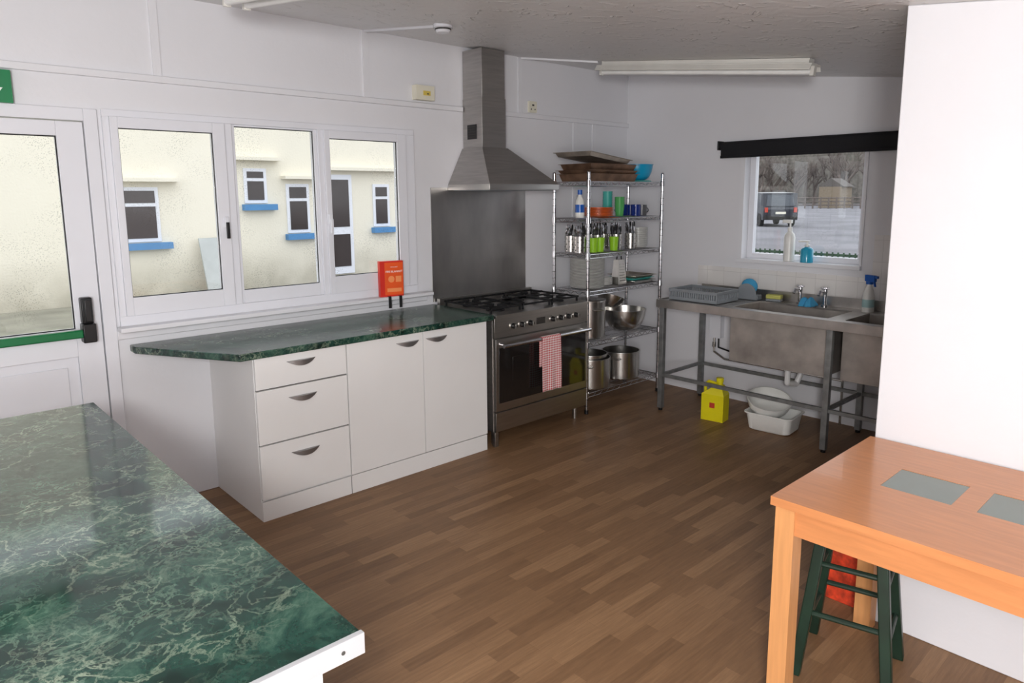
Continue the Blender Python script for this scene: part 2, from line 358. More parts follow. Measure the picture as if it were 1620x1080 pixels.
b.box(.752, .812, YW - .075, YW - .01, .955, 1.05, M_black); b.box(.757, .807, YW - .06, YW - .01, 1.05, 1.18, M_black)
b.cyl((.782, YW - .035, 1.14), (.782, YW - .075, 1.16), .012, M_black); b.box(.765, .80, YW - .085, YW - .07, 1.06, 1.175, M_black)
b.box(.02, .08, YW - .075, YW - .01, .955, 1.06, M_black)
b.box(.08, .752, YW - .085, YW - .055, .985, 1.025, M_green); b.done(bevel=0.006, parent=door)
b = B('exit_sign'); b.box(.18, .575, YW - .045, YW, 2.10, 2.245, M_sign)
ys = YW - .0475
b.box(.50, .515, ys, YW - .044, 2.165, 2.215, M_signw); b.prism([(.475, ys, 2.165), (.5075, ys, 2.12), (.54, ys, 2.165)], (0, .003, 0), M_signw)
b.box(.20, .27, ys, YW - .044, 2.125, 2.22, M_signw)
b.cyl((.36, ys, 2.205), (.36, YW - .044, 2.205), .010, M_signw)
for p, q in (((.36, 2.19), (.35, 2.16)), ((.35, 2.16), (.375, 2.14)), ((.375, 2.14), (.37, 2.12)), ((.35, 2.16), (.33, 2.135)), ((.33, 2.135), (.31, 2.14)), ((.36, 2.185), (.385, 2.17)), ((.36, 2.185), (.335, 2.175))):
    b.cyl((p[0], ys + .002, p[1]), (q[0], ys + .002, q[1]), .005, M_signw, seg=8)
b.done()

# ------------------------------------------------------------------ window_1
b = B('window_1'); y0 = YW - .02; y1 = YW + .06
b.box(WX0, WX1, y0, y1, WZ0, WZ0 + .06, M_upvc); b.box(WX0, WX1, y0, y1, WZ1 - .035, WZ1, M_upvc)
b.box(WX0, WX0 + .03, y0, y1, WZ0 + .06, WZ1 - .035, M_upvc); b.box(WX1 - .075, WX1, y0, y1, WZ0 + .06, WZ1 - .035, M_upvc)
b.box(1.53, 1.575, y0, y1, WZ0 + .06, WZ1 - .035, M_upvc); b.box(2.095, 2.13, y0, y1, WZ0 + .06, WZ1 - .035, M_upvc)
def sash(x0, x1, z0, z1, gx0, gx1, gz0, gz1, yo):
    ya = YW + yo; yb = ya + .05
    b.box(x0, gx0, ya, yb, z0, z1, M_upvc); b.box(gx1, x1, ya, yb, z0, z1, M_upvc)
    b.box(gx0, gx1, ya, yb, z0, gz0, M_upvc); b.box(gx0, gx1, ya, yb, gz1, z1, M_upvc)
    e = .004
    b.box(gx0, gx0 + e, ya + .012, ya + .02, gz0, gz1, M_black); b.box(gx1 - e, gx1, ya + .012, ya + .02, gz0, gz1, M_black)
    b.box(gx0, gx1, ya + .012, ya + .02, gz0, gz0 + e, M_black); b.box(gx0, gx1, ya + .012, ya + .02, gz1 - e, gz1, M_black)
    b.box(gx0, gx1, ya + .022, ya + .028, gz0, gz1, M_glass)
sash(.965, 1.53, WZ0 + .06, WZ1 - .035, 1.00, 1.465, 1.155, 2.015, -.035)
sash(1.575, 2.095, WZ0 + .06, WZ1 - .035, 1.595, 2.075, 1.135, 2.06, -.005)
sash(2.13, 2.725, WZ0 + .06, WZ1 - .035, 2.165, 2.655, 1.17, 2.02, -.035)
for x in (1.505, 2.145):
    b.box(x - .012, x + .012, YW - .05, YW - .035, 1.50, 1.56, M_upvc); b.box(x - .008, x + .008, YW - .065, YW - .05, 1.44, 1.53, M_black if x < 2 else M_upvc)
b.done(bevel=0.003)
b = B('window_sill'); b.box(WX0 - .02, 2.88, YW - .10, YW - .02, .985, 1.01, M_trim); b.box(WX0 - .02, 2.88, YW - .02, YW, .94, 1.0, M_trim); b.done(bevel=0.005)

# ------------------------------------------------------------------ base cabinet run
b = B('base_cabinet'); yf = 3.39
b.box(1.37, 1.388, yf + .02, YW - .002, 0, .868, M_white)
b.box(1.388, 2.90, yf + .022, YW - .002, .10, .866, M_white)
b.box(1.37, 2.90, yf + .004, yf + .02, 0, .105, M_white)
b.box(1.885, 1.888, yf + .002, yf + .004, 0, .105, M_gap)
g = .003
for z0, z1 in ((.70, .866), (.41, .695), (.115, .405)): b.box(1.372, 1.883, yf, yf + .02, z0 + g, z1, M_white)
b.box(1.889, 2.398, yf, yf + .02, .112, .866, M_white); b.box(2.403, 2.90, yf, yf + .02, .112, .866, M_white)
b.box(1.375, 2.89, yf + .0195, yf + .0215, .11, .864, M_gap)
o = b.done(bevel=0.0015)
def handle(x, z, nm):
    b = B(nm); n = 14
    top = []; bot = []
    for k in range(n + 1):
        t = k / n; u = 2 * t - 1
        top.append((x + u * .08, z + .003)); bot.append((x + u * .08, z - .026 * (1 - u * u) + .001))
    for k in range(n):
        d0 = .022 * (1 - (2 * k / n - 1) ** 2) + .002; d1 = .022 * (1 - (2 * (k + 1) / n - 1) ** 2) + .002
        b.hexa([(bot[k][0], yf - d0, bot[k][1]), (bot[k+1][0], yf - d1, bot[k+1][1]), (bot[k+1][0], yf, bot[k+1][1]), (bot[k][0], yf, bot[k][1]),
                (top[k][0], yf - d0, top[k][1]), (top[k+1][0], yf - d1, top[k+1][1]), (top[k+1][0], yf, top[k+1][1]), (top[k][0], yf, top[k][1])], M_hand)
    b.done(parent=o)
for i, (x, z) in enumerate(((1.62, .825), (1.62, .635), (1.62, .335), (2.29, .82), (2.50, .82))): handle(x, z, 'handle_%d' % (i + 1))
b = B('kitchen_worktop')
b.prism([(.97, YW - .003, .87), (.97, YW - .09, .87), (1.29, 3.365, .87), (2.945, 3.365, .87), (2.945, YW - .003, .87)], (0, 0, .037), M_marb2); b.done(bevel=0.006, seg=3)

# ------------------------------------------------------------------ foreground counter
b = B('serving_counter')
b.box(-.22, .575, 1.03, 2.965, .868, .905, M_marb1)
b.box(-.222, .578, 1.018, 1.03, .866, .906, M_edge)
b.box(-.16, .53, 1.09, 2.93, .10, .868, M_white); b.box(-.12, .49, 1.12, 2.90, 0, .10, M_white)
for yy in (1.55, 2.02, 2.48): b.box(.53, .548, yy - .225, yy + .225, .12, .85, M_white)
b.cyl((.535, 1.0165, .886), (.535, 1.018, .886), .004, M_gap, seg=10)
b.done(bevel=0.003)

# ------------------------------------------------------------------ range cooker
b = B('range_cooker'); x0, x1 = 2.962, 3.875; yf = 3.385; yb = 4.0
b.box(x0, x1, yf + .02, yb, .10, .875, M_steelh)
b.box(x0, x1, yf - .005, yf + .02, .745, .875, M_steel)
b.box(x0, x1, yf - .02, yb, .875, .895, M_steel)
b.box(x0, x1, yb - .03, yb, .895, .945, M_steel)
b.box(x0 + .005, x1 - .005, yf - .01, yf + .02, .245, .735, M_steel)
b.box(x0 + .03, x1 - .03, yf - .014, yf - .009, .30, .675, M_blackg)
b.box(x0 + .15, x1 - .15, yf - .0155, yf - .0135, .36, .60, M_blackg)
b.box(x0 + .005, x1 - .005, yf - .008, yf + .02, .105, .235, M_steel)
for xx in (x0 + .06, x1 - .06): b.cyl((xx, yf - .01, .695), (xx, yf - .06, .695), .009, M_chrome)
b.cyl((x0 + .03, yf - .06, .695), (x1 - .03, yf - .06, .695), .013, M_chrome)
for xx in (x0 + .04, x1 - .06):
    for yy in (yf + .06, yb - .06): b.cyl((xx, yy, 0), (xx, yy, .10), .018, M_steel)
b.box(x0, x0 + .03, yf, yf + .03, .0, .10, M_steelh)
for xx in (3.12, 3.20, 3.28, 3.50, 3.58, 3.66, 3.74):
    b.cyl((xx, yf - .005, .81), (xx, yf - .012, .81), .026, M_steel, seg=20); b.cyl((xx, yf - .012, .81), (xx, yf - .038, .81), .019, M_black, r2=.016, seg=20)
    b.box(xx - .004, xx + .004, yf - .044, yf - .03, .795, .825, M_steel)
b.box(3.345, 3.43, yf - .008, yf - .004, .79, .835, M_blackg)
for bx, by, br in ((3.12, 3.55, .045), (3.12, 3.82, .035), (3.42, 3.69, .06), (3.72, 3.55, .035), (3.72, 3.82, .045)):
    b.lathe((bx, by, .895), [(0, 0), (br + .02, 0), (br + .02, .006), (br, .012), (br, .022), (0, .024)], M_iron)
for gx in (2.985, 3.275, 3.565):
    gx2 = gx + .275; r = .006; z = .935
    for yy in (3.44, 3.69, 3.94): b.box(gx, gx2, yy - r, yy + r, z - .012, z, M_iron)
    for xx in (gx + r, gx2 - r): b.box(xx - r, xx + r, 3.44, 3.94, z - .012, z, M_iron)
    for yc in (3.55, 3.82) if gx != 3.275 else (3.69,):
        xm = (gx + gx2) / 2
        b.box(gx, xm - .02, yc - r, yc + r, z - .012, z + .003, M_iron); b.box(xm + .02, gx2, yc - r, yc + r, z - .012, z + .003, M_iron)
        b.box(xm - r, xm + r, yc - .11, yc - .02, z - .012, z + .003, M_iron); b.box(xm - r, xm + r, yc + .02, yc + .11, z - .012, z + .003, M_iron)
    for xx in (gx + r, gx2 - r):
        for yy in (3.45, 3.93): b.box(xx - r, xx + r, yy - r, yy + r, .895, z, M_iron)
b.done(bevel=0.0025)
b = B('tea_towel'); tx0, tx1 = 3.335, 3.515; yh = yf - .06
def tw(u, v):
    w = .004 * math.sin(v * 14 + 1) ; x = tx0 + (tx1 - tx0) * v
    L1 = .20; tot = L1 + .05 + .37; s_ = u * tot
    if s_ < L1: y = yh + .018 - w * .3; z = .695 - (L1 - s_)
    elif s_ < L1 + .05:
        a = (s_ - L1) / .05 * math.pi; y = yh + .018 * math.cos(a); z = .695 + .018 * math.sin(a)
    else:
        q = (s_ - L1 - .05); y = yh - .018 - w * (q / .37) - .006 * q; z = .695 - q; x += .012 * math.sin(q * 6) * (v - .5)
    return (x, y, z)
b.grid(tw, 50, 24, M_towel); b.done(recalc=False, solid=.002)

b = B('splashback'); b.box(2.94, 3.85, YW - .007, YW - .001, .92, 1.725, M_splash); b.done()
b = B('extractor_hood')
hx0, hx1, hy, hz = 3.09, 3.755, 3.56, 1.705
cx0, cx1, cy = 3.235, 3.455, 3.80
b.box(hx0, hx1, hy, YW - .008, hz, hz + .04, M_steel)
b.hexa([(hx0, hy, hz + .04), (hx1, hy, hz + .04), (hx1, YW - .008, hz + .04), (hx0, YW - .008, hz + .04),
        (cx0 - .01, cy - .01, 2.0), (cx1 + .01, cy - .01, 2.0), (cx1 + .01, YW - .008, 2.0), (cx0 - .01, YW - .008, 2.0)], M_steelh)
b.box(cx0, cx1, cy, YW - .008, 2.0, 2.34, M_steelh)
b.box(cx0 + .004, cx1 - .004, cy + .004, YW - .008, 2.34, zc(3.8) - .004, M_steelh)
b.box(cx0 - .004, cx0, 3.86, 3.96, 2.06, 2.16, M_black)
for k in range(5): b.box(cx0 - .006, cx0 - .003, 3.865, 3.955, 2.07 + k * .018, 2.076 + k * .018, M_gap)
b.box(hx0 + .03, hx1 - .03, hy + .03, YW - .04, hz - .004, hz, M_greyp)
b.done(bevel=0.003)

# ------------------------------------------------------------------ wire shelving rack
RX0, RX1, RY0, RY1 = 3.955, 4.87, 3.45, 3.80
SH = (1.765, 1.49, 1.225, .945, .55, .155)
b = B('wire_shelving_rack')
for px in (RX0, RX1):
    for py in (RY0, RY1):
        b.cyl((px, py, .03), (px, py, 1.83), .0125, M_chrome, seg=14); b.cyl((px, py, 0), (px, py, .03), .016, M_black); b.sph((px, py, 1.83), .0135, M_chrome)
        for z in SH: b.cyl((px, py, z - .03), (px, py, z + .012), .020, M_chrome, r2=.017, seg=14)
        zz = .06
        while zz < 1.82: b.cyl((px, py, zz), (px, py, zz + .003), .0135, M_gap, seg=10); zz += .0508
for z in SH:
    for dz in (0, -.028):
        b.cyl((RX0, RY0, z + dz), (RX1, RY0, z + dz), .0035, M_chrome, seg=8); b.cyl((RX0, RY1, z + dz), (RX1, RY1, z + dz), .0035, M_chrome, seg=8)
        b.cyl((RX0, RY0, z + dz), (RX0, RY1, z + dz), .0035, M_chrome, seg=8); b.cyl((RX1, RY0, z + dz), (RX1, RY1, z + dz), .0035, M_chrome, seg=8)
    for k in range(1, 36):
        x = RX0 + (RX1 - RX0) * k / 36; b.cyl((x, RY0, z + .003), (x, RY1, z + .003), .002, M_chrome, seg=6)
    for y in (RY0 + .11, RY0 + .23): b.cyl((RX0, y, z - .002), (RX1, y, z - .002), .003, M_chrome, seg=6)
    n = 24
    for yy in (RY0, RY1):
        for k in range(n):
            xa = RX0 + (RX1 - RX0) * k / n; xb = RX0 + (RX1 - RX0) * (k + 1) / n
            b.cyl((xa, yy, z if k % 2 else z - .028), (xb, yy, z - .028 if k % 2 else z), .002, M_chrome, seg=6)
    for xx in (RX0, RX1):
        for k in range(8):
            ya = RY0 + (RY1 - RY0) * k / 8; yb_ = RY0 + (RY1 - RY0) * (k + 1) / 8
            b.cyl((xx, ya, z if k % 2 else z - .028), (xx, yb_, z - .028 if k % 2 else z), .002, M_chrome, seg=6)
b.done()
Z = [z + .0055 for z in SH]

def tray(name, cx, cy, z, w, d, h, m, rz=0, tilt=0):
    b = B(name); t = .004; f = .02
    M = Matrix.Translation((cx, cy, z)) @ Matrix.Rotation(rz, 4, 'Z') @ Matrix.Rotation(tilt, 4, 'Y')
    w2, d2 = w / 2, d / 2
    def hx(p): b.hexa([M @ Vector(q) for q in p], m)
    b.box(-w2 + f, w2 - f, -d2 + f, d2 - f, 0, t, m, M=M)
    for sx, sy in ((1, 0), (-1, 0), (0, 1), (0, -1)):
        if sx:
            a = sx * (w2 - f); c = sx * w2
            hx([(a, -d2 + f, 0), (a + sx * t, -d2 + f, 0), (a + sx * t, d2 - f, 0), (a, d2 - f, 0), (c - sx * t, -d2, h), (c, -d2, h), (c, d2, h), (c - sx * t, d2, h)])
            b.box(min(c, c + sx * .012), max(c, c + sx * .012), -d2 - .012, d2 + .012, h - .003, h, m, M=M)
        else:
            a = sy * (d2 - f); c = sy * d2
            hx([(-w2 + f, a, 0), (w2 - f, a, 0), (w2 - f, a + sy * t, 0), (-w2 + f, a + sy * t, 0), (-w2, c - sy * t, h), (w2, c - sy * t, h), (w2, c, h), (-w2, c, h)])
            b.box(-w2, w2, min(c, c + sy * .012), max(c, c + sy * .012), h - .003, h, m, M=M)
    return b.done()
tray('roasting_tray', 4.275, 3.625, Z[0], .58, .31, .055, M_tray)
tray('baking_tray', 4.26, 3.62, Z[0] + .057, .58, .32, .025, M_tray)
tray('roasting_tray', 4.28, 3.63, Z[0] + .084, .55, .31, .045, M_tray)
tray('baking_tray', 4.20, 3.62, Z[0] + .158, .54, .33, .03, M_trayl, rz=.10, tilt=.09)
def bowl(name, cx, cy, z, r, h, m, M=None):
    b = B(name); pr = [(0, 0), (r * .45, 0), (r * .5, .004)]
    pr += [(r * (.5 + .5 * math.sin(t * math.pi / 2 / 6)), .004 + (h - .004) * (1 - math.cos(t * math.pi / 2 / 6)) ** .9) for t in range(1, 7)]
    pr += [(r + .006, h), (r + .006, h + .003), (r - .003, h + .003)]
    pr += [(max(0, r * (.5 + .5 * math.sin(t * math.pi / 2 / 6)) - .004), .007 + (h - .004) * (1 - math.cos(t * math.pi / 2 / 6)) ** .9) for t in range(5, -1, -1)] + [(0, .006)]
    b.lathe((cx, cy, z), pr, m, seg=40, M=M); return b.done()
bowl('plastic_mixing_bowl', 4.745, 3.62, Z[0] + .012, .13, .125, M_cyan)
b = B('plastic_lid'); b.lathe((4.74, 3.62, Z[0]), [(0, 0), (.12, 0), (.125, .006), (.12, .011), (0, .011)], M_teal, seg=32); b.done()
def cup(name, cx, cy, z, r0, r1, h, m, hand=False, n=1, step=.02, ang=0):
    b = B(name)
    for i in range(n):
        b.lathe((cx, cy, z + i * step), [(0, .002), (r0, .002), (r1, h), (r1 - .003, h), (r0 - .003, .006), (0, .006)], m, seg=24)
    if hand:
        d = Vector((math.cos(ang), math.sin(ang), 0)); p = [Vector((cx, cy, z)) + d * (r1 - .004 + .028 * math.sin(t * math.pi / 6)) + Vector((0, 0, h * .2 + h * .6 * t / 6)) for t in range(7)]
        b.tube(p, .005, m, seg=8)
    return b.done()
def plates(name, cx, cy, z, r, n, m, step=.008):
    b = B(name)
    for i in range(n):
        zz = z + i * step
        b.lathe((cx, cy, zz), [(0, 0), (r * .6, 0), (r, .012), (r, .015), (r * .6, .004), (0, .004)], m, seg=36)
    return b.done()
def spray(name, cx, cy, z, h, r, mb, mt, ang=0, lab=None):
    b = B(name); hb = h * .70
    b.lathe((cx, cy, z), [(0, 0), (r, 0), (r, hb * .55), (r * .8, hb * .75), (r * .42, hb * .95), (r * .42, hb)], mb, seg=24, sc3=(1, .8, 1))
    b.cyl((cx, cy, z + hb), (cx, cy, z + hb + h * .07), r * .5, mt)
    R = Matrix.Translation((cx, cy, z + hb + h * .07)) @ Matrix.Rotation(ang, 4, 'Z')
    b.box(-.045, .03, -.012, .012, 0, h * .16, mt, M=R); b.box(-.065, -.045, -.008, .008, h * .09, h * .15, mt, M=R)
    b.hexa([R @ Vector(q) for q in ((-.05, -.006, -h * .12), (-.042, -.006, -h * .12), (-.042, .006, -h * .12), (-.05, .006, -h * .12), (-.04, -.006, .01), (-.03, -.006, .01), (-.03, .006, .01), (-.04, .006, .01))], mt)
    if lab: b.lathe((cx, cy, z + hb * .18), [(r * 1.01, 0), (r * 1.01, hb * .28)], lab, seg=24, sc3=(1, .8, 1))
    return b.done()
b = B('cleaner_bottle'); b.lathe((4.05, 3.62, Z[1]), [(0, 0), (.032, 0), (.035, .02), (.033, .13), (.014, .165), (.014, .18)], M_bot); b.cyl((4.05, 3.62, Z[1] + .175), (4.05, 3.62, Z[1] + .21), .018, M_blue); b.lathe((4.05, 3.62, Z[1] + .04), [(.0358, 0), (.0352, .06)], M_blue); b.done()
plates('orange_plate_stack', 4.27, 3.62, Z[1], .115, 8, M_oplate, .0085)
cup('green_tumbler_stack', 4.505, 3.60, Z[1], .030, .040, .09, M_gcup, n=4, step=.022)
cup('teal_tumbler_stack', 4.475, 3.70, Z[1], .030, .040, .09, M_teal, n=6, step=.022)
cup('blue_mug', 4.69, 3.58, Z[1], .040, .042, .092, M_dblue, True, ang=-2.6)
cup('blue_mug', 4.67, 3.70, Z[1], .040, .042, .092, M_dblue, True, ang=2.6)
cup('grey_mug', 4.80, 3.60, Z[1], .040, .042, .088, M_gmug, True, ang=-.3)
cup('blue_mug', 4.79, 3.71, Z[1], .040, .042, .088, M_dblue, True, ang=-.3)
def cutlery(name, cx, cy, z, m, seed):
    rnd = random.Random(seed); b = B(name)
    b.lathe((cx, cy, z), [(0, 0), (.046, 0), (.048, .125), (.045, .125), (.043, .004), (0, .004)], m, seg=24)
    for k in range(5):
        for q in range(6):
            t = q * math.pi / 3 + k * .5; b.cyl((cx + .0465 * math.cos(t), cy + .0465 * math.sin(t), z + .02 + k * .02), (cx + .0479 * math.cos(t), cy + .0479 * math.sin(t), z + .02 + k * .02), .0045, M_gap, seg=8)
    for k in range(18):
        a = rnd.random() * 6.28; r = rnd.random() * .03; a2 = a + rnd.uniform(-.4, .4); h = rnd.uniform(.165, .215)
        p = Vector((cx + r * math.cos(a), cy + r * math.sin(a), z + .01)); q = Vector((cx + (r + .016) * math.cos(a2), cy + (r + .016) * math.sin(a2), z + h))
        b.cyl(p, q, .0032, M_chrome if k % 3 else M_black, seg=6); d = (q - p).normalized()
        b.sph(q - d * .014, .012, M_chrome if k % 3 else M_black, sc3=(.9, .35, 2.2), seg=8)
    return b.done()
for i, (x, y) in enumerate(((4.03, 3.60), (4.06, 3.72), (4.17, 3.67), (4.275, 3.63), (4.31, 3.73), (4.43, 3.70), (4.455, 3.59), (4.55, 3.67), (4.655, 3.60))): cutlery('cutlery_holder', x, y, Z[2], M_pot, i)
for x, y in ((4.11, 3.535), (4.19, 3.535), (4.36, 3.535)): cup('lime_tumbler', x, y, Z[2], .03, .038, .11, M_lime)
plates('side_plate_stack', 4.785, 3.62, Z[2], .078, 20, M_china)
plates('dinner_plate_stack', 4.13, 3.61, Z[3], .135, 27, M_china, .0085)
plates('saucer_stack', 4.345, 3.62, Z[3], .07, 7, M_china)
b = B('box_grater'); b.hexa([(4.43, 3.54, Z[3]), (4.54, 3.54, Z[3]), (4.54, 3.62, Z[3]), (4.43, 3.62, Z[3]), (4.45, 3.555, Z[3] + .20), (4.52, 3.555, Z[3] + .20), (4.52, 3.605, Z[3] + .20), (4.45, 3.605, Z[3] + .20)], M_pot)
for r_ in range(7):
    for c_ in range(4): b.sph((4.46 + c_ * .017, 3.5405 + r_ * .0021 + .002, Z[3] + .03 + r_ * .022), .0045, M_gap, seg=6)
b.tube([(4.455, 3.58, Z[3] + .20), (4.46, 3.58, Z[3] + .23), (4.51, 3.58, Z[3] + .23), (4.515, 3.58, Z[3] + .20)], .005, M_black, seg=8); b.done()
tray('serving_tray', 4.71, 3.63, Z[3], .26, .28, .02, M_steel); tray('serving_tray', 4.71, 3.63, Z[3] + .022, .24, .26, .018, M_teal)
tray('serving_tray', 4.71, 3.62, Z[3] + .042, .26, .27, .02, M_trayl)
def pot(name, cx, cy, z, r, h, lid=False, ang=0.0, handles=True, inner=None):
    b = B(name)
    b.lathe((cx, cy, z), [(0, 0), (r - .006, 0), (r, .006), (r, h), (r + .005, h + .002), (r + .004, h + .005), (r - .004, h + .004), (r - .004, .008), (0, .008)], M_pot, seg=40)
    if lid:
        b.lathe((cx, cy, z + h + .005), [(0, .02), (r * .5, .016), (r + .004, .004), (r + .004, 0), (r * .5, .012), (0, .015)], M_pot, seg=40)
        b.cyl((cx, cy, z + h + .02), (cx, cy, z + h + .04), .008, M_pot); b.sph((cx, cy, z + h + .045), .015, M_black, sc3=(1, 1, .6))
    if handles:
        for sgn in (1, -1):
            d = Vector((math.cos(ang), math.sin(ang), 0)) * sgn; t = Vector((-d.y, d.x, 0)); c = Vector((cx, cy, z + h * .8))
            b.tube([c + d * (r - .002) + t * .045, c + d * (r + .035) + t * .038, c + d * (r + .035) - t * .038, c + d * (r - .002) - t * .045], .005, M_pot, seg=8)
    return b.done()
pot('stock_pot', 4.16, 3.62, Z[4], .135, .29, lid=True, ang=1.3)
bowl('steel_mixing_bowl', 4.62, 3.62, Z[4], .175, .17, M_pot)
b = B('colander'); R = Matrix.Rotation(.35, 4, 'Y'); b.lathe((4.46, 3.66, Z[4] + .20), [(0, 0), (.06, .004), (.10, .05), (.115, .09), (.112, .09), (.097, .05), (.06, .008), (0, .004)], M_pot, seg=32, M=R.to_3x3()); b.done()
pot('saucepan', 4.17, 3.61, Z[5], .165, .23, ang=.6)
pot('saucepan', 4.17, 3.61, Z[5] + .01, .14, .25, ang=.6, handles=False)
pot('saucepan', 4.58, 3.62, Z[5], .155, .22, ang=.4)

# ------------------------------------------------------------------ sink unit
SX0, SX1, SY0, SY1, SZ = 4.42, 5.06, 1.12, 3.16, .87
b = B('stainless_sink_unit')
bowls = ((1.90, 2.58), (1.24, 1.79)); bx0, bx1 = 4.53, 4.93
def top(x0_, x1_, y0_, y1_): b.box(x0_, x1_, y0_, y1_, SZ - .012, SZ, M_sink)
i0, i1, j0, j1 = SX0 + .008, SX1 - .008, SY0 + .008, SY1 - .008
top(i0, bx0, j0, j1); top(bx1, i1, j0, j1); top(bx0, bx1, 2.58, j1); top(bx0, bx1, 1.79, 1.90); top(bx0, bx1, j0, 1.24)
b.box(SX0, SX0 + .012, SY0, SY1, SZ - .055, SZ + .006, M_sink); b.box(SX0 + .012, SX1 - .012, SY1 - .012, SY1, SZ - .055, SZ + .006, M_sink)
b.box(SX1 - .012, SX1, SY0, SY1, SZ - .055, SZ + .07, M_sink); b.box(SX0 + .012, SX1 - .012, SY0, SY0 + .012, SZ - .055, SZ + .006, M_sink)
for a, c in bowls:
    zb = .485; t = .006
    b.box(bx0 - t, bx0, a - t, c + t, zb, SZ - .012, M_sinkf); b.box(bx1, bx1 + t, a - t, c + t, zb, SZ - .012, M_sinkf)
    b.box(bx0, bx1, a - t, a, zb, SZ - .012, M_sinkf); b.box(bx0, bx1, c, c + t, zb, SZ - .012, M_sinkf); b.box(bx0 - t, bx1 + t, a - t, c + t, zb - t, zb, M_sinkf)
    b.cyl(((bx0 + bx1) / 2, (a + c) / 2, zb - .06), ((bx0 + bx1) / 2, (a + c) / 2, zb - t), .028, M_white)
    b.tube([((bx0 + bx1) / 2, (a + c) / 2, zb - .06), ((bx0 + bx1) / 2, (a + c) / 2, zb - .15), ((bx0 + bx1) / 2 + .1, (a + c) / 2 - .02, zb - .17), ((bx0 + bx1) / 2 + .15, (a + c) / 2 - .04, zb - .06), (SX1 - .03, (a + c) / 2 - .06, zb - .07)], .02, M_white)
for k in range(9): b.box(4.56, 4.92, 2.66 + k * .052, 2.664 + k * .052, SZ, SZ + .002, M_sink)
h = .019
for y in (SY1 - .04, 1.845, SY0 + .05):
    for x in (SX0 + .035, SX1 - .045):
        b.box(x - h, x + h, y - h, y + h, .02, SZ - .012, M_galv); b.cyl((x, y, 0), (x, y, .025), .016, M_black, seg=12)
    b.box(SX0 + .035, SX1 - .045, y - .012, y + .012, .271, .294, M_galv)
for x in (SX0 + .035, SX1 - .045): b.box(x - .012, x + .012, SY0 + .05, SY1 - .04, .27, .295, M_galv)
b.done(bevel=0.002)

def tap(name, x, y):
    b = B(name); z = SZ + .0005
    b.cyl((x, y, z), (x, y, z + .015), .024, M_chrome); b.cyl((x, y, z + .015), (x, y, z + .10), .013, M_chrome)
    b.tube([(x, y, z + .09), (x - .03, y, z + .115), (x - .08, y, z + .115), (x - .105, y, z + .09)], .010, M_chrome)
    b.cyl((x, y, z + .10), (x, y, z + .125), .017, M_chrome, r2=.015)
    b.box(x - .028, x + .028, y - .006, y + .006, z + .125, z + .138, M_chrome); b.box(x - .006, x + .006, y - .028, y + .028, z + .126, z + .139, M_chrome)
    return b.done(bevel=.002)
tap('sink_tap', 4.985, 2.30); tap('sink_tap', 4.985, 2.12)
b = B('dish_drainer'); M = Matrix.Translation((4.66, 2.90, SZ + .004))
w2, d2, hh = .15, .20, .085
b.box(-w2, w2, -d2, d2, 0, .006, M_greyp, M=M)
for a_ in (-1, 1):
    for k in range(22): y = -d2 + (2 * d2) * k / 21; b.box(a_ * w2 - .003, a_ * w2 + .003, y - .006, y + .006, 0, hh - .002, M_greyp, M=M)
    for k in range(16): x = -w2 + 2 * w2 * k / 15; b.box(x - .006, x + .006, a_ * d2 - .003, a_ * d2 + .003, 0, hh - .002, M_greyp, M=M)
    b.box(a_ * w2 - .008, a_ * w2 + .008, -d2 - .008, d2 + .008, hh - .022, hh, M_greyp, M=M); b.box(-w2 + .008, w2 - .008, a_ * d2 - .008, a_ * d2 + .008, hh - .022, hh, M_greyp, M=M)
    b.box(a_ * w2 - .005, a_ * w2 + .005, -d2, d2, 0, .025, M_greyp, M=M); b.box(-w2, w2, a_ * d2 - .005, a_ * d2 + .005, 0, .024, M_greyp, M=M)
for k in range(8): b.box(-w2, w2, -d2 + .04 + k * .045, -d2 + .045 + k * .045, .006, .04, M_greyp, M=M)
b.done(bevel=.002)
b = B('brush_caddy'); cx, cy = 4.93, 2.68
n = 16; pts = [(cx - .03, cy + .075 * math.cos(math.pi * k / n), SZ + .05 + .075 * math.sin(math.pi * k / n)) for k in range(n + 1)] + [(cx - .03, cy - .085, SZ + .003), (cx - .03, cy + .085, SZ + .003)]
b.prism(pts, (.012, 0, 0), M_greyp); b.box(cx - .018, cx + .05, cy - .085, cy + .085, SZ + .003, SZ + .04, M_greyp)
b.sph((cx + .015, cy, SZ + .10), .06, M_cloth, sc3=(.6, 1.1, 1)); b.done(bevel=.003)
b = B('sponge'); b.box(4.95, 5.01, 2.44, 2.55, SZ + .001, SZ + .02, M_greyp, rz=.2); b.box(4.95, 5.01, 2.44, 2.55, SZ + .02, SZ + .05, M_sponge, rz=.2); b.done(bevel=.004)
b = B('dish_cloth')
def cl(u, v):
    bump = .03 * abs(math.sin(u * 5 + v * 4)) + .025 * abs(math.sin(v * 9 + u * 2)) + .008
    e = min(u, v, 1 - u, 1 - v) * 5
    return (4.865 + .12 * u + .008 * math.sin(v * 12), 2.163 + .094 * v + .004 * math.sin(u * 10), SZ + .004 + bump * min(1, e))
b.grid(cl, 18, 22, M_cloth); b.done(recalc=False, solid=.003)
spray('spray_bottle', 4.97, 1.82, SZ + .001, .27, .046, M_bot, M_blue, ang=1.2, lab=M_lab)

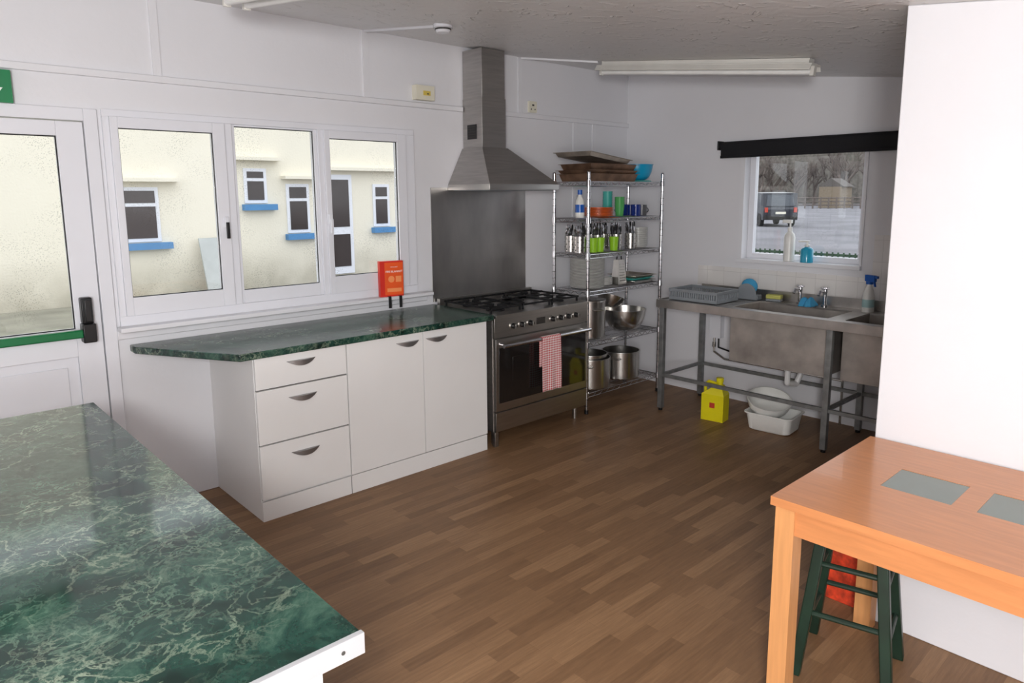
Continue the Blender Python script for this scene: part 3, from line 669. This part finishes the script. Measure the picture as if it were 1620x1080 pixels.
b = B('sink_pipework')
b.box(XF - .06, XF - .001, 2.98, 3.08, .50, .70, M_upvc); b.tube([(XF - .03, 3.05, .50), (XF - .03, 3.05, .38), (XF - .03, 2.95, .33), (XF - .03, 2.0, .33)], .009, M_pot)
b.tube([(XF - .03, 3.01, .50), (XF - .03, 3.01, .42), (XF - .04, 2.88, .40), (XF - .04, 2.75, .5)], .007, M_black); b.cyl((XF - .03, 3.05, .42), (XF - .03, 3.05, .46), .016, M_pot)
b.cyl((XF - .03, 2.0, 0), (XF - .03, 2.0, .33), .009, M_pot); b.done()

b = B('detergent_jug'); cx, cy = 4.55, 2.70
M = Matrix.Translation((cx, cy, 0)) @ Matrix.Rotation(.15, 4, 'Z')
def hx(p, m): b.hexa([M @ Vector(q) for q in p], m)
b.box(-.055, .055, -.085, .085, 0, .20, M_yel, M=M)
hx([(-.055, -.085, .20), (.055, -.085, .20), (.055, .085, .20), (-.055, .085, .20), (-.03, -.055, .27), (.03, -.055, .27), (.03, -.01, .27), (-.03, -.01, .27)], M_yel)
b.cyl(M @ Vector((0, -.032, .27)), M @ Vector((0, -.032, .295)), .024, M_yel); b.cyl(M @ Vector((0, -.032, .295)), M @ Vector((0, -.032, .325)), .027, M_yel)
b.tube([M @ Vector(q) for q in ((0, -.01, .275), (0, .05, .285), (0, .078, .26), (0, .078, .19))], .012, M_yel)
b.box(-.0565, -.054, -.06, .06, .05, .15, M_yel, M=M); b.box(-.0575, -.056, -.02, .02, .10, .14, M_label, M=M)
b.done(bevel=.008, seg=3)
b = B('washing_up_bowl'); cx, cy = 4.66, 2.29
M = Matrix.Translation((cx, cy, 0)) @ Matrix.Rotation(.1, 4, 'Z') @ Matrix.Scale(.88, 4)
def rr(w, d, z, n=6, r=.05):
    out = []
    for (sx, sy, a0) in ((1, 1, 0), (-1, 1, 90), (-1, -1, 180), (1, -1, 270)):
        for k in range(n + 1):
            a = math.radians(a0 + 90 * k / n); out.append(M @ Vector((sx * (w - r) + r * math.cos(a), sy * (d - r) + r * math.sin(a), z)))
    return out
rings = [rr(.12, .145, .0), rr(.135, .165, .01), rr(.155, .185, .14), rr(.168, .198, .142), rr(.168, .198, .150), rr(.150, .180, .147), rr(.130, .158, .012), rr(.12, .145, .008)]
i = b.mi(M_bot); vs = [[b.bm.verts.new(p) for p in r_] for r_ in rings]
for A_, B_ in zip(vs[:-1], vs[1:]):
    for k in range(len(A_)): b._f([A_[k], A_[(k+1) % len(A_)], B_[(k+1) % len(A_)], B_[k]], i)
b._f(vs[0][::-1], i); b._f(vs[-1], i); b.done(ang=50)
Rt = Matrix.Rotation(math.radians(12), 3, 'X') @ Matrix.Rotation(math.radians(-14), 3, 'Y')
bowl('round_basin', 4.68, 2.35, .105, .15, .115, M_bot, M=Rt)

# ------------------------------------------------------------------ east wall: window, tiles, blind
b = B('wall_tiles'); b.box(XF - .008, XF - .0005, 1.86, 3.24, .925, 1.085, M_tile); b.box(XF - .008, XF - .0005, SY0, 1.86, .925, 1.385, M_tile); b.done()
b = B('window_2')
xa, xb = XF + .07, XF + .12
b.box(xa, xb, FY0, FY0 + .045, FZ0, FZ1, M_upvc); b.box(xa, xb, FY1 - .045, FY1, FZ0, FZ1, M_upvc); b.box(xa, xb, FY0 + .045, FY1 - .045, FZ0, FZ0 + .045, M_upvc); b.box(xa, xb, FY0 + .045, FY1 - .045, FZ1 - .045, FZ1, M_upvc)
b.box(xa + .02, xa + .026, FY0 + .045, FY1 - .045, FZ0 + .045, FZ1 - .045, M_glass)
b.box(XF - .015, XF, FY1, FY1 + .035, FZ0 + .003, FZ1, M_trim); b.box(XF - .015, XF, FY0 - .015, FY0, FZ0 + .003, FZ1, M_trim)
b.box(XF - .04, XF, FY0 - .015, FY1 + .035, FZ0 - .025, FZ0 + .003, M_trim); b.box(XF, XF + .068, FY0 + .001, FY1 - .001, FZ0 + .0005, FZ0 + .003, M_trim)
b.done(bevel=.001)
b = B('roller_blind'); b.cyl((XF - .05, 1.62, 2.045), (XF - .05, 3.05, 2.045), .028, M_blind, seg=24)
b.box(XF - .078, XF - .074, 1.64, 3.03, 1.955, 2.05, M_blind); b.box(XF - .084, XF - .068, 1.64, 3.03, 1.945, 1.965, M_blind)
for y in (1.605, 3.055): b.box(XF - .08, XF, y - .006, y + .006, 2.01, 2.08, M_black)
b.done(bevel=.002)
def pump(name, cx, cy, z, h, r, mb, mp):
    b = B(name); hb = h * .72
    b.lathe((cx, cy, z), [(0, 0), (r, 0), (r, hb * .8), (r * .8, hb * .92), (r * .4, hb), (0, hb)], mb, seg=24)
    b.cyl((cx, cy, z + hb), (cx, cy, z + hb + h * .1), r * .42, mp); b.cyl((cx, cy, z + hb), (cx, cy, z + h * .95), r * .16, mp)
    b.box(cx - r * .35, cx + r * .35, cy - r * .3, cy + r * 1.4, z + h * .92, z + h, mp); return b.done(bevel=.002)
pump('soap_dispenser', 5.125, 2.47, FZ0 + .004, .31, .040, M_bot, M_bot)
pump('hand_soap_bottle', 5.12, 2.33, FZ0 + .004, .16, .045, M_soap, M_bot)

# ------------------------------------------------------------------ small wall / ceiling fittings
b = B('junction_box'); b.box(2.81, 2.96, YW - .05, YW, 2.305, 2.40, M_cream); b.box(2.865, 2.925, YW - .052, YW - .05, 2.335, 2.365, mat('box_label', C(214, 190, 90), .5)); b.box(2.895, 2.91, YW - .053, YW - .052, 2.342, 2.35, M_gap); b.done(bevel=.004)
b = B('wall_socket'); b.box(3.885, 3.965, YW - .02, YW, 2.30, 2.385, M_cream); b.box(3.915, 3.935, YW - .024, YW - .02, 2.35, 2.362, M_gap); b.box(3.90, 3.91, YW - .021, YW - .0195, 2.32, 2.33, M_gap); b.box(3.94, 3.95, YW - .021, YW - .0195, 2.32, 2.33, M_gap); b.done(bevel=.002)
def batten(name, cx, y0_, y1_, w=.055, two=False, endx=0):
    b = B(name); n = Vector((0, -.125, 1)).normalized()
    def pt(x, y, d): return Vector((x, y, zc(y))) - n * d
    def bar(xa, xb, ya, yb, da, db, m):
        b.hexa([pt(xa, ya, db), pt(xb, ya, db), pt(xb, yb, db), pt(xa, yb, db), pt(xa, ya, da), pt(xb, ya, da), pt(xb, yb, da), pt(xa, yb, da)], m)
    bar(cx - w * .6, cx + w * .6, y0_ + .03, y1_ - .03, .002, .044, M_fit)
    bar(cx - w, cx + w, y0_, y1_, .03, .045, M_fit)
    for sx in (-1, 1):
        b.hexa([pt(cx + sx * w, y0_, .045), pt(cx + sx * w * 1.3, y0_, .07), pt(cx + sx * w * 1.3, y1_, .07), pt(cx + sx * w, y1_, .045), pt(cx + sx * w, y0_, .035), pt(cx + sx * w * 1.35, y0_, .065), pt(cx + sx * w * 1.35, y1_, .065), pt(cx + sx * w, y1_, .035)], M_fit)
    for tx in ((-w * .5, w * .5) if two else (0,)):
        b.cyl(pt(cx + tx, y0_ + .02, .075), pt(cx + tx, y1_ - .02, .075), .017, M_tube, seg=16)
        for ye in (y0_ + .012, y1_ - .012): bar(cx + tx - .017, cx + tx + .017, ye - .0115, ye + .0115, .04, .097, M_fit)
    return b.done(bevel=.002)
batten('fluorescent_light', 4.12, 1.88, 3.48)
batten('fluorescent_light', 1.36, 1.75, 3.30, w=.09, two=True)
b = B('smoke_detector'); p = Vector((2.49, 3.25, zc(3.25)))
b.lathe(p, [(0, 0), (.055, 0), (.055, -.018), (.045, -.02), (.042, -.034), (.034, -.042), (0, -.044)], M_upvc); b.lathe(p, [(.0455, -.021), (.0455, -.03)], M_gap); b.done()
b = B('cable_trunking')
def strip(p, q, w=.012, t=.014):
    p = Vector(p); q = Vector(q); d = (q - p); d.z = 0; d.normalize(); s_ = Vector((-d.y, d.x, 0)) * w
    A = [p - s_, p + s_, q + s_, q - s_]; lo = [Vector((v.x, v.y, zc(v.y) - t)) for v in A]; hi = [Vector((v.x, v.y, zc(v.y) - .001)) for v in A]
    b.hexa(lo + hi, M_trim)
strip((2.455, 4.0, 0), (2.485, 3.31, 0)); strip((3.80, 4.0, 0), (4.09, 3.49, 0)); b.done()

# ------------------------------------------------------------------ fire blanket box on sill
b = B('fire_blanket_box'); bx, by, bz = 2.545, YW - .068, 1.0105
Mx = Matrix.Translation((bx, by, bz)) @ Matrix.Rotation(math.radians(-12), 4, 'Z')
b.box(-.078, .085, -.022, .016, 0, .235, M_red, M=Mx); b.box(-.045, .083, -.0235, -.022, .01, .225, M_orange, M=Mx)
M_pp = mat('print_pale', C(250, 150, 90), .5)
b.box(-.03, .07, -.0245, -.0235, .03, .055, M_pp, M=Mx)
b.cyl(Mx @ Vector((.0, -.0235, .115)), Mx @ Vector((.0, -.0245, .115)), .022, M_pp, seg=20); b.box(.03, .07, -.0245, -.0235, .095, .135, M_pp, M=Mx)
for sx in (-.02, .055):
    b.box(sx - .01, sx + .01, -.042, -.039, -.075, .003, M_black, M=Mx); b.box(sx - .01, sx + .01, -.039, -.022, .0, .003, M_black, M=Mx)
fb = b.done(bevel=.001)
def tx(body, size, x, z, m):
    M = Matrix.Translation(Mx @ Vector((x, -.0247, z))) @ (Mx.to_3x3().to_4x4()) @ Matrix.Rotation(math.radians(90), 4, 'X')
    text('label_text', body, size, m, M, parent=fb, ext=.0002)
tx('FIRE BLANKET', .0185, .02, .165, M_signw); tx('FIRE BLANKET', .008, .02, .195, M_signw)

# ------------------------------------------------------------------ table
b = B('dining_table'); TX0, TX1, TY0, TY1, TZ = 1.97, 2.755, -.17, .965, .75
ins = [(.565, .765), (.30, .50), (.035, .235)]; ix0, ix1 = 2.295, 2.49
th = .028
b.box(TX0, ix0, TY0, TY1, TZ - th, TZ, M_wood); b.box(ix1, TX1, TY0, TY1, TZ - th, TZ, M_wood)
ys_ = [TY0] + [v for a in sorted(ins) for v in a] + [TY1]
for k in range(0, len(ys_), 2): b.box(ix0, ix1, ys_[k], ys_[k+1], TZ - th, TZ, M_wood)
for a, c in ins: b.box(ix0, ix1, a, c, TZ - th + .004, TZ - .0015, M_glassin)
lg = .06; e = .012
for x in (TX0 + e, TX1 - e - lg):
    for y in (TY0 + e, TY1 - e - lg): b.box(x, x + lg, y, y + lg, 0, TZ - th, M_woodl)
b.box(TX0 + e + .008, TX0 + e + .03, TY0 + .07, TY1 - .07, TZ - th - .085, TZ - th, M_wood); b.box(TX1 - e - .03, TX1 - e - .008, TY0 + .07, TY1 - .07, TZ - th - .085, TZ - th, M_wood)
b.box(TX0 + .07, TX1 - .07, TY1 - e - .03, TY1 - e - .008, TZ - th - .085, TZ - th, M_woodl); b.box(TX0 + .07, TX1 - .07, TY0 + e + .008, TY0 + e + .03, TZ - th - .085, TZ - th, M_woodl)
b.done()

# stool
b = B('wooden_stool'); F = [(2.25, .98), (2.53, 1.04), (2.60, .76), (2.32, .70)]; c = Vector((2.425, .87, 0)); sh = .60
def legp(k, z): f_ = Vector((F[k][0], F[k][1], 0)); t_ = z / sh * .42; q = f_.lerp(c, t_); q.z = z; return q
ang0 = math.atan2(F[1][1] - F[0][1], F[1][0] - F[0][0])
for k in range(4):
    p = legp(k, 0); q = legp(k, sh - .03); R = Matrix.Rotation(ang0, 3, 'Z'); hw = .018
    cs = [R @ Vector(v) for v in ((-hw, -hw, 0), (hw, -hw, 0), (hw, hw, 0), (-hw, hw, 0))]
    b.hexa([p + v for v in cs] + [q + v for v in cs], M_stool)
for z, off in ((.18, 0), (.36, 0)):
    for k in range(4):
        zz = z + (.05 if k % 2 else 0); b.cyl(legp(k, zz), legp((k + 1) % 4, zz), .010, M_stool, seg=10)
R4 = Matrix.Translation((c.x, c.y, 0)) @ Matrix.Rotation(ang0, 4, 'Z')
b.box(-.11, .11, -.11, .11, sh - .03, sh, M_stool, M=R4); b.done(bevel=.004)
b = B('printed_carrier_bag'); b.hexa([(2.80, .98, .0), (2.92, .98, .0), (2.92, 1.13, .0), (2.80, 1.13, .0), (2.83, .98, .34), (2.88, .98, .34), (2.88, 1.12, .34), (2.83, 1.12, .34)], M_rbag)
b.tube([(2.855, 1.02, .33), (2.85, 1.03, .40), (2.85, 1.08, .40), (2.855, 1.09, .33)], .004, M_rbag, seg=8); b.done(bevel=.006)

# ------------------------------------------------------------------ outside
GZ = -.06
b = B('ground_outside'); b.box(-40, XF + .2, YW + T, 60, GZ - .1, GZ, M_concrete); b.box(XF + .2, 220, -60, 160, GZ - .1, GZ - .005, M_tarmac); b.done()
b = B('neighbour_building'); BY = 13.0
b.box(-14, 22, BY, BY + 4, GZ, 5.5, M_render)
def bwin(x0, x1, z0, z1, door=False, bars=1):
    b.box(x0, x1, BY - .03, BY + .01, z0, z1, M_upvc); t = .06
    if door:
        b.box(x0 + .08, x1 - .08, BY - .04, BY - .03, 1.05, z1 - .1, M_dark); b.box(x0 + .08, x1 - .08, BY - .04, BY - .03, z0 + .15, .9, M_dark)
    else:
        zm = z0 + (z1 - z0) * .68; b.box(x0 + t, x1 - t, BY - .04, BY - .03, z0 + t, zm - .03, M_dark); b.box(x0 + t, x1 - t, BY - .04, BY - .03, zm + .03, z1 - t, M_dark)
        b.box(x0 - .05, x1 + .15, BY - .14, BY, z0 - .13, z0 - .02, M_bsill)
bwin(3.12, 3.78, .925, 1.84); bwin(5.27, 5.70, 1.55, 2.19); bwin(6.08, 6.55, .97, 1.91); bwin(6.86, 7.50, .09, 2.10, True); bwin(8.0, 8.4, 1.03, 1.915)
for a0, a1, z in ((3.0, 4.1, 1.93), (4.95, 5.95, 2.33), (6.0, 6.85, 2.0), (6.9, 8.6, 2.18)): b.box(a0, a1, BY - .2, BY, z, z + .06, M_render)
b.done()
b = B('leaning_board'); b.hexa([(4.35, 12.5, GZ), (4.9, 12.5, GZ), (4.9, 12.54, GZ), (4.35, 12.54, GZ), (4.35, 12.85, .95), (4.9, 12.85, .95), (4.9, 12.89, .95), (4.35, 12.89, .95)], mat('board_grey', C(176, 180, 178), .7)); b.done()
# parked estate car, seen nearly end-on
b = B('parked_car'); M = Matrix.Translation((37.0, 19.1, GZ)) @ Matrix.Rotation(.75, 4, 'Z'); M3 = M.to_3x3()
pr = [(-2.1, .35), (-2.15, .9), (-2.0, 1.05), (-1.9, 1.75), (.6, 1.8), (1.15, 1.12), (2.1, 1.0), (2.15, .35)]
b.prism([M @ Vector((x, -.88, z)) for x, z in pr], M3 @ Vector((0, 1.76, 0)), M_carp)
b.prism([M @ Vector((x, -.90, z)) for x, z in ((-1.8, 1.1), (-1.72, 1.65), (.5, 1.68), (.95, 1.12))], M3 @ Vector((0, 1.8, 0)), M_carw)
b.hexa([M @ Vector(q) for q in ((-2.03, -.72, 1.08), (-1.99, -.72, 1.08), (-1.99, .72, 1.08), (-2.03, .72, 1.08), (-1.95, -.66, 1.65), (-1.91, -.66, 1.65), (-1.91, .66, 1.65), (-1.95, .66, 1.65))], M_carw)
for y in (-.82, .66): b.box(-2.17, -2.1, y, y + .16, .75, 1.0, M_label, M=M)
b.box(-2.2, -2.1, -.85, .85, .4, .58, M_tyre, M=M); b.box(-2.165, -2.1, -.26, .26, .66, .78, M_cream, M=M)
for x in (-1.35, 1.35):
    for y in (-.9, .7): b.cyl(M @ Vector((x, y, .35)), M @ Vector((x, y + .2, .35)), .35, M_tyre, seg=20)
b.done()
b = B('bare_trees'); rnd = random.Random(3)
def branch(p, d, L_, r, dep):
    q = p + d * L_; b.cyl(p, q, r, M_bark, r2=r * .65, seg=5)
    if dep == 0: return
    for k in range(3 if dep > 1 else 4):
        nd = (d + Vector((rnd.uniform(-.8, .8), rnd.uniform(-.8, .8), rnd.uniform(-.1, .5)))).normalized(); branch(p + d * L_ * rnd.uniform(.55, 1), nd, L_ * rnd.uniform(.55, .8), r * .6, dep - 1)
for k in range(56):
    a = math.radians(14 + 26 * k / 55 + rnd.uniform(-.5, .5)); D = rnd.uniform(102, 112); branch(Vector((D * math.cos(a), D * math.sin(a), GZ)), Vector((rnd.uniform(-.1, .1), rnd.uniform(-.1, .1), 1)).normalized(), rnd.uniform(2.2, 3.8), .22, 4)
b.done(recalc=False)
b = B('hedge_row'); n = 110
for k in range(n):
    a = math.radians(8 + 40 * k / n); D = 132 + rnd.uniform(-1, 1); b.sph((D * math.cos(a), D * math.sin(a), GZ + 3.0), rnd.uniform(3.5, 6), M_hedge, seg=8, sc3=(1, 1, 1.6))
b.done(recalc=False)
b = B('field_fence')
for k in range(60):
    a = math.radians(12 + 32 * k / 60); a2 = math.radians(12 + 32 * (k + 1) / 60); D = 88; p = Vector((D * math.cos(a), D * math.sin(a), GZ)); q = Vector((D * math.cos(a2), D * math.sin(a2), GZ))
    b.cyl(p, p + Vector((0, 0, 1.3)), .09, M_bark, seg=6)
    for z in (.4, .8, 1.2): b.cyl(p + Vector((0, 0, z)), q + Vector((0, 0, z)), .07, M_bark, seg=5)
b.done()
b = B('distant_house'); b.box(84, 87, 34.6, 37.2, GZ, 2.4, M_house); b.prism([(84, 34.3, 2.4), (84, 37.5, 2.4), (84, 35.9, 3.4)], (3, 0, 0), M_roof); b.done()
b = B('garden_fence_panel')
for k in range(150):
    y = -1 + k * .07; b.box(9.0, 9.012, y, y + .018, GZ, .93, M_grass)
for z in (.2, .55, .88): b.box(9.012, 9.03, -1, 9.5, z, z + .03, M_grass)
b.done()

# ------------------------------------------------------------------ lights and world
w = bpy.data.worlds.new('World'); sc.world = w; w.use_nodes = True; nt = w.node_tree; bg = nt.nodes['Background']
bg.inputs[0].default_value = (0.92, 0.95, 1.0, 1); bg.inputs[1].default_value = 2.1
def area(name, loc, target, size, power, col=(1, 1, 1), size_y=None):
    l = bpy.data.lights.new(name, 'AREA'); l.energy = power; l.color = col; l.size = size
    if size_y: l.shape = 'RECTANGLE'; l.size_y = size_y
    o = bpy.data.objects.new(name, l); bpy.context.collection.objects.link(o); o.location = loc
    o.rotation_euler = (Vector(target) - Vector(loc)).to_track_quat('-Z', 'Y').to_euler(); return o
area('flash_lamp', (-.6, -.5, 1.9), (2.9, 3.8, 1.1), .35, 74, (1, .99, .98))
l = bpy.data.lights.new('added_fill_light', 'POINT'); l.energy = 126; l.shadow_soft_size = .35; l.color = (1, .99, .98)  # added fill with no real source in the room, lifts the ceiling
lo = bpy.data.objects.new('added_fill_light', l); bpy.context.collection.objects.link(lo); lo.location = (-.9, -.75, 1.15)

# ------------------------------------------------------------------ camera
cd = bpy.data.cameras.new('camera'); co = bpy.data.objects.new('camera', cd); bpy.context.collection.objects.link(co)
yaw, pitch, roll = map(math.radians, (47.314, 8.861, -.359))
f = Vector((math.cos(pitch) * math.cos(yaw), math.cos(pitch) * math.sin(yaw), -math.sin(pitch)))
r = f.cross(Vector((0, 0, 1))).normalized(); u = r.cross(f)
r2 = r * math.cos(roll) + u * math.sin(roll); u2 = -r * math.sin(roll) + u * math.cos(roll)
co.matrix_world = Matrix(((r2.x, u2.x, -f.x, 0), (r2.y, u2.y, -f.y, 0), (r2.z, u2.z, -f.z, 1.67), (0, 0, 0, 1)))
cd.sensor_width = 36; cd.lens = 36 * 1109.8 / 1620; cd.shift_y = -58.5 / 1620; cd.clip_start = 0.02; cd.clip_end = 300
sc.camera = co
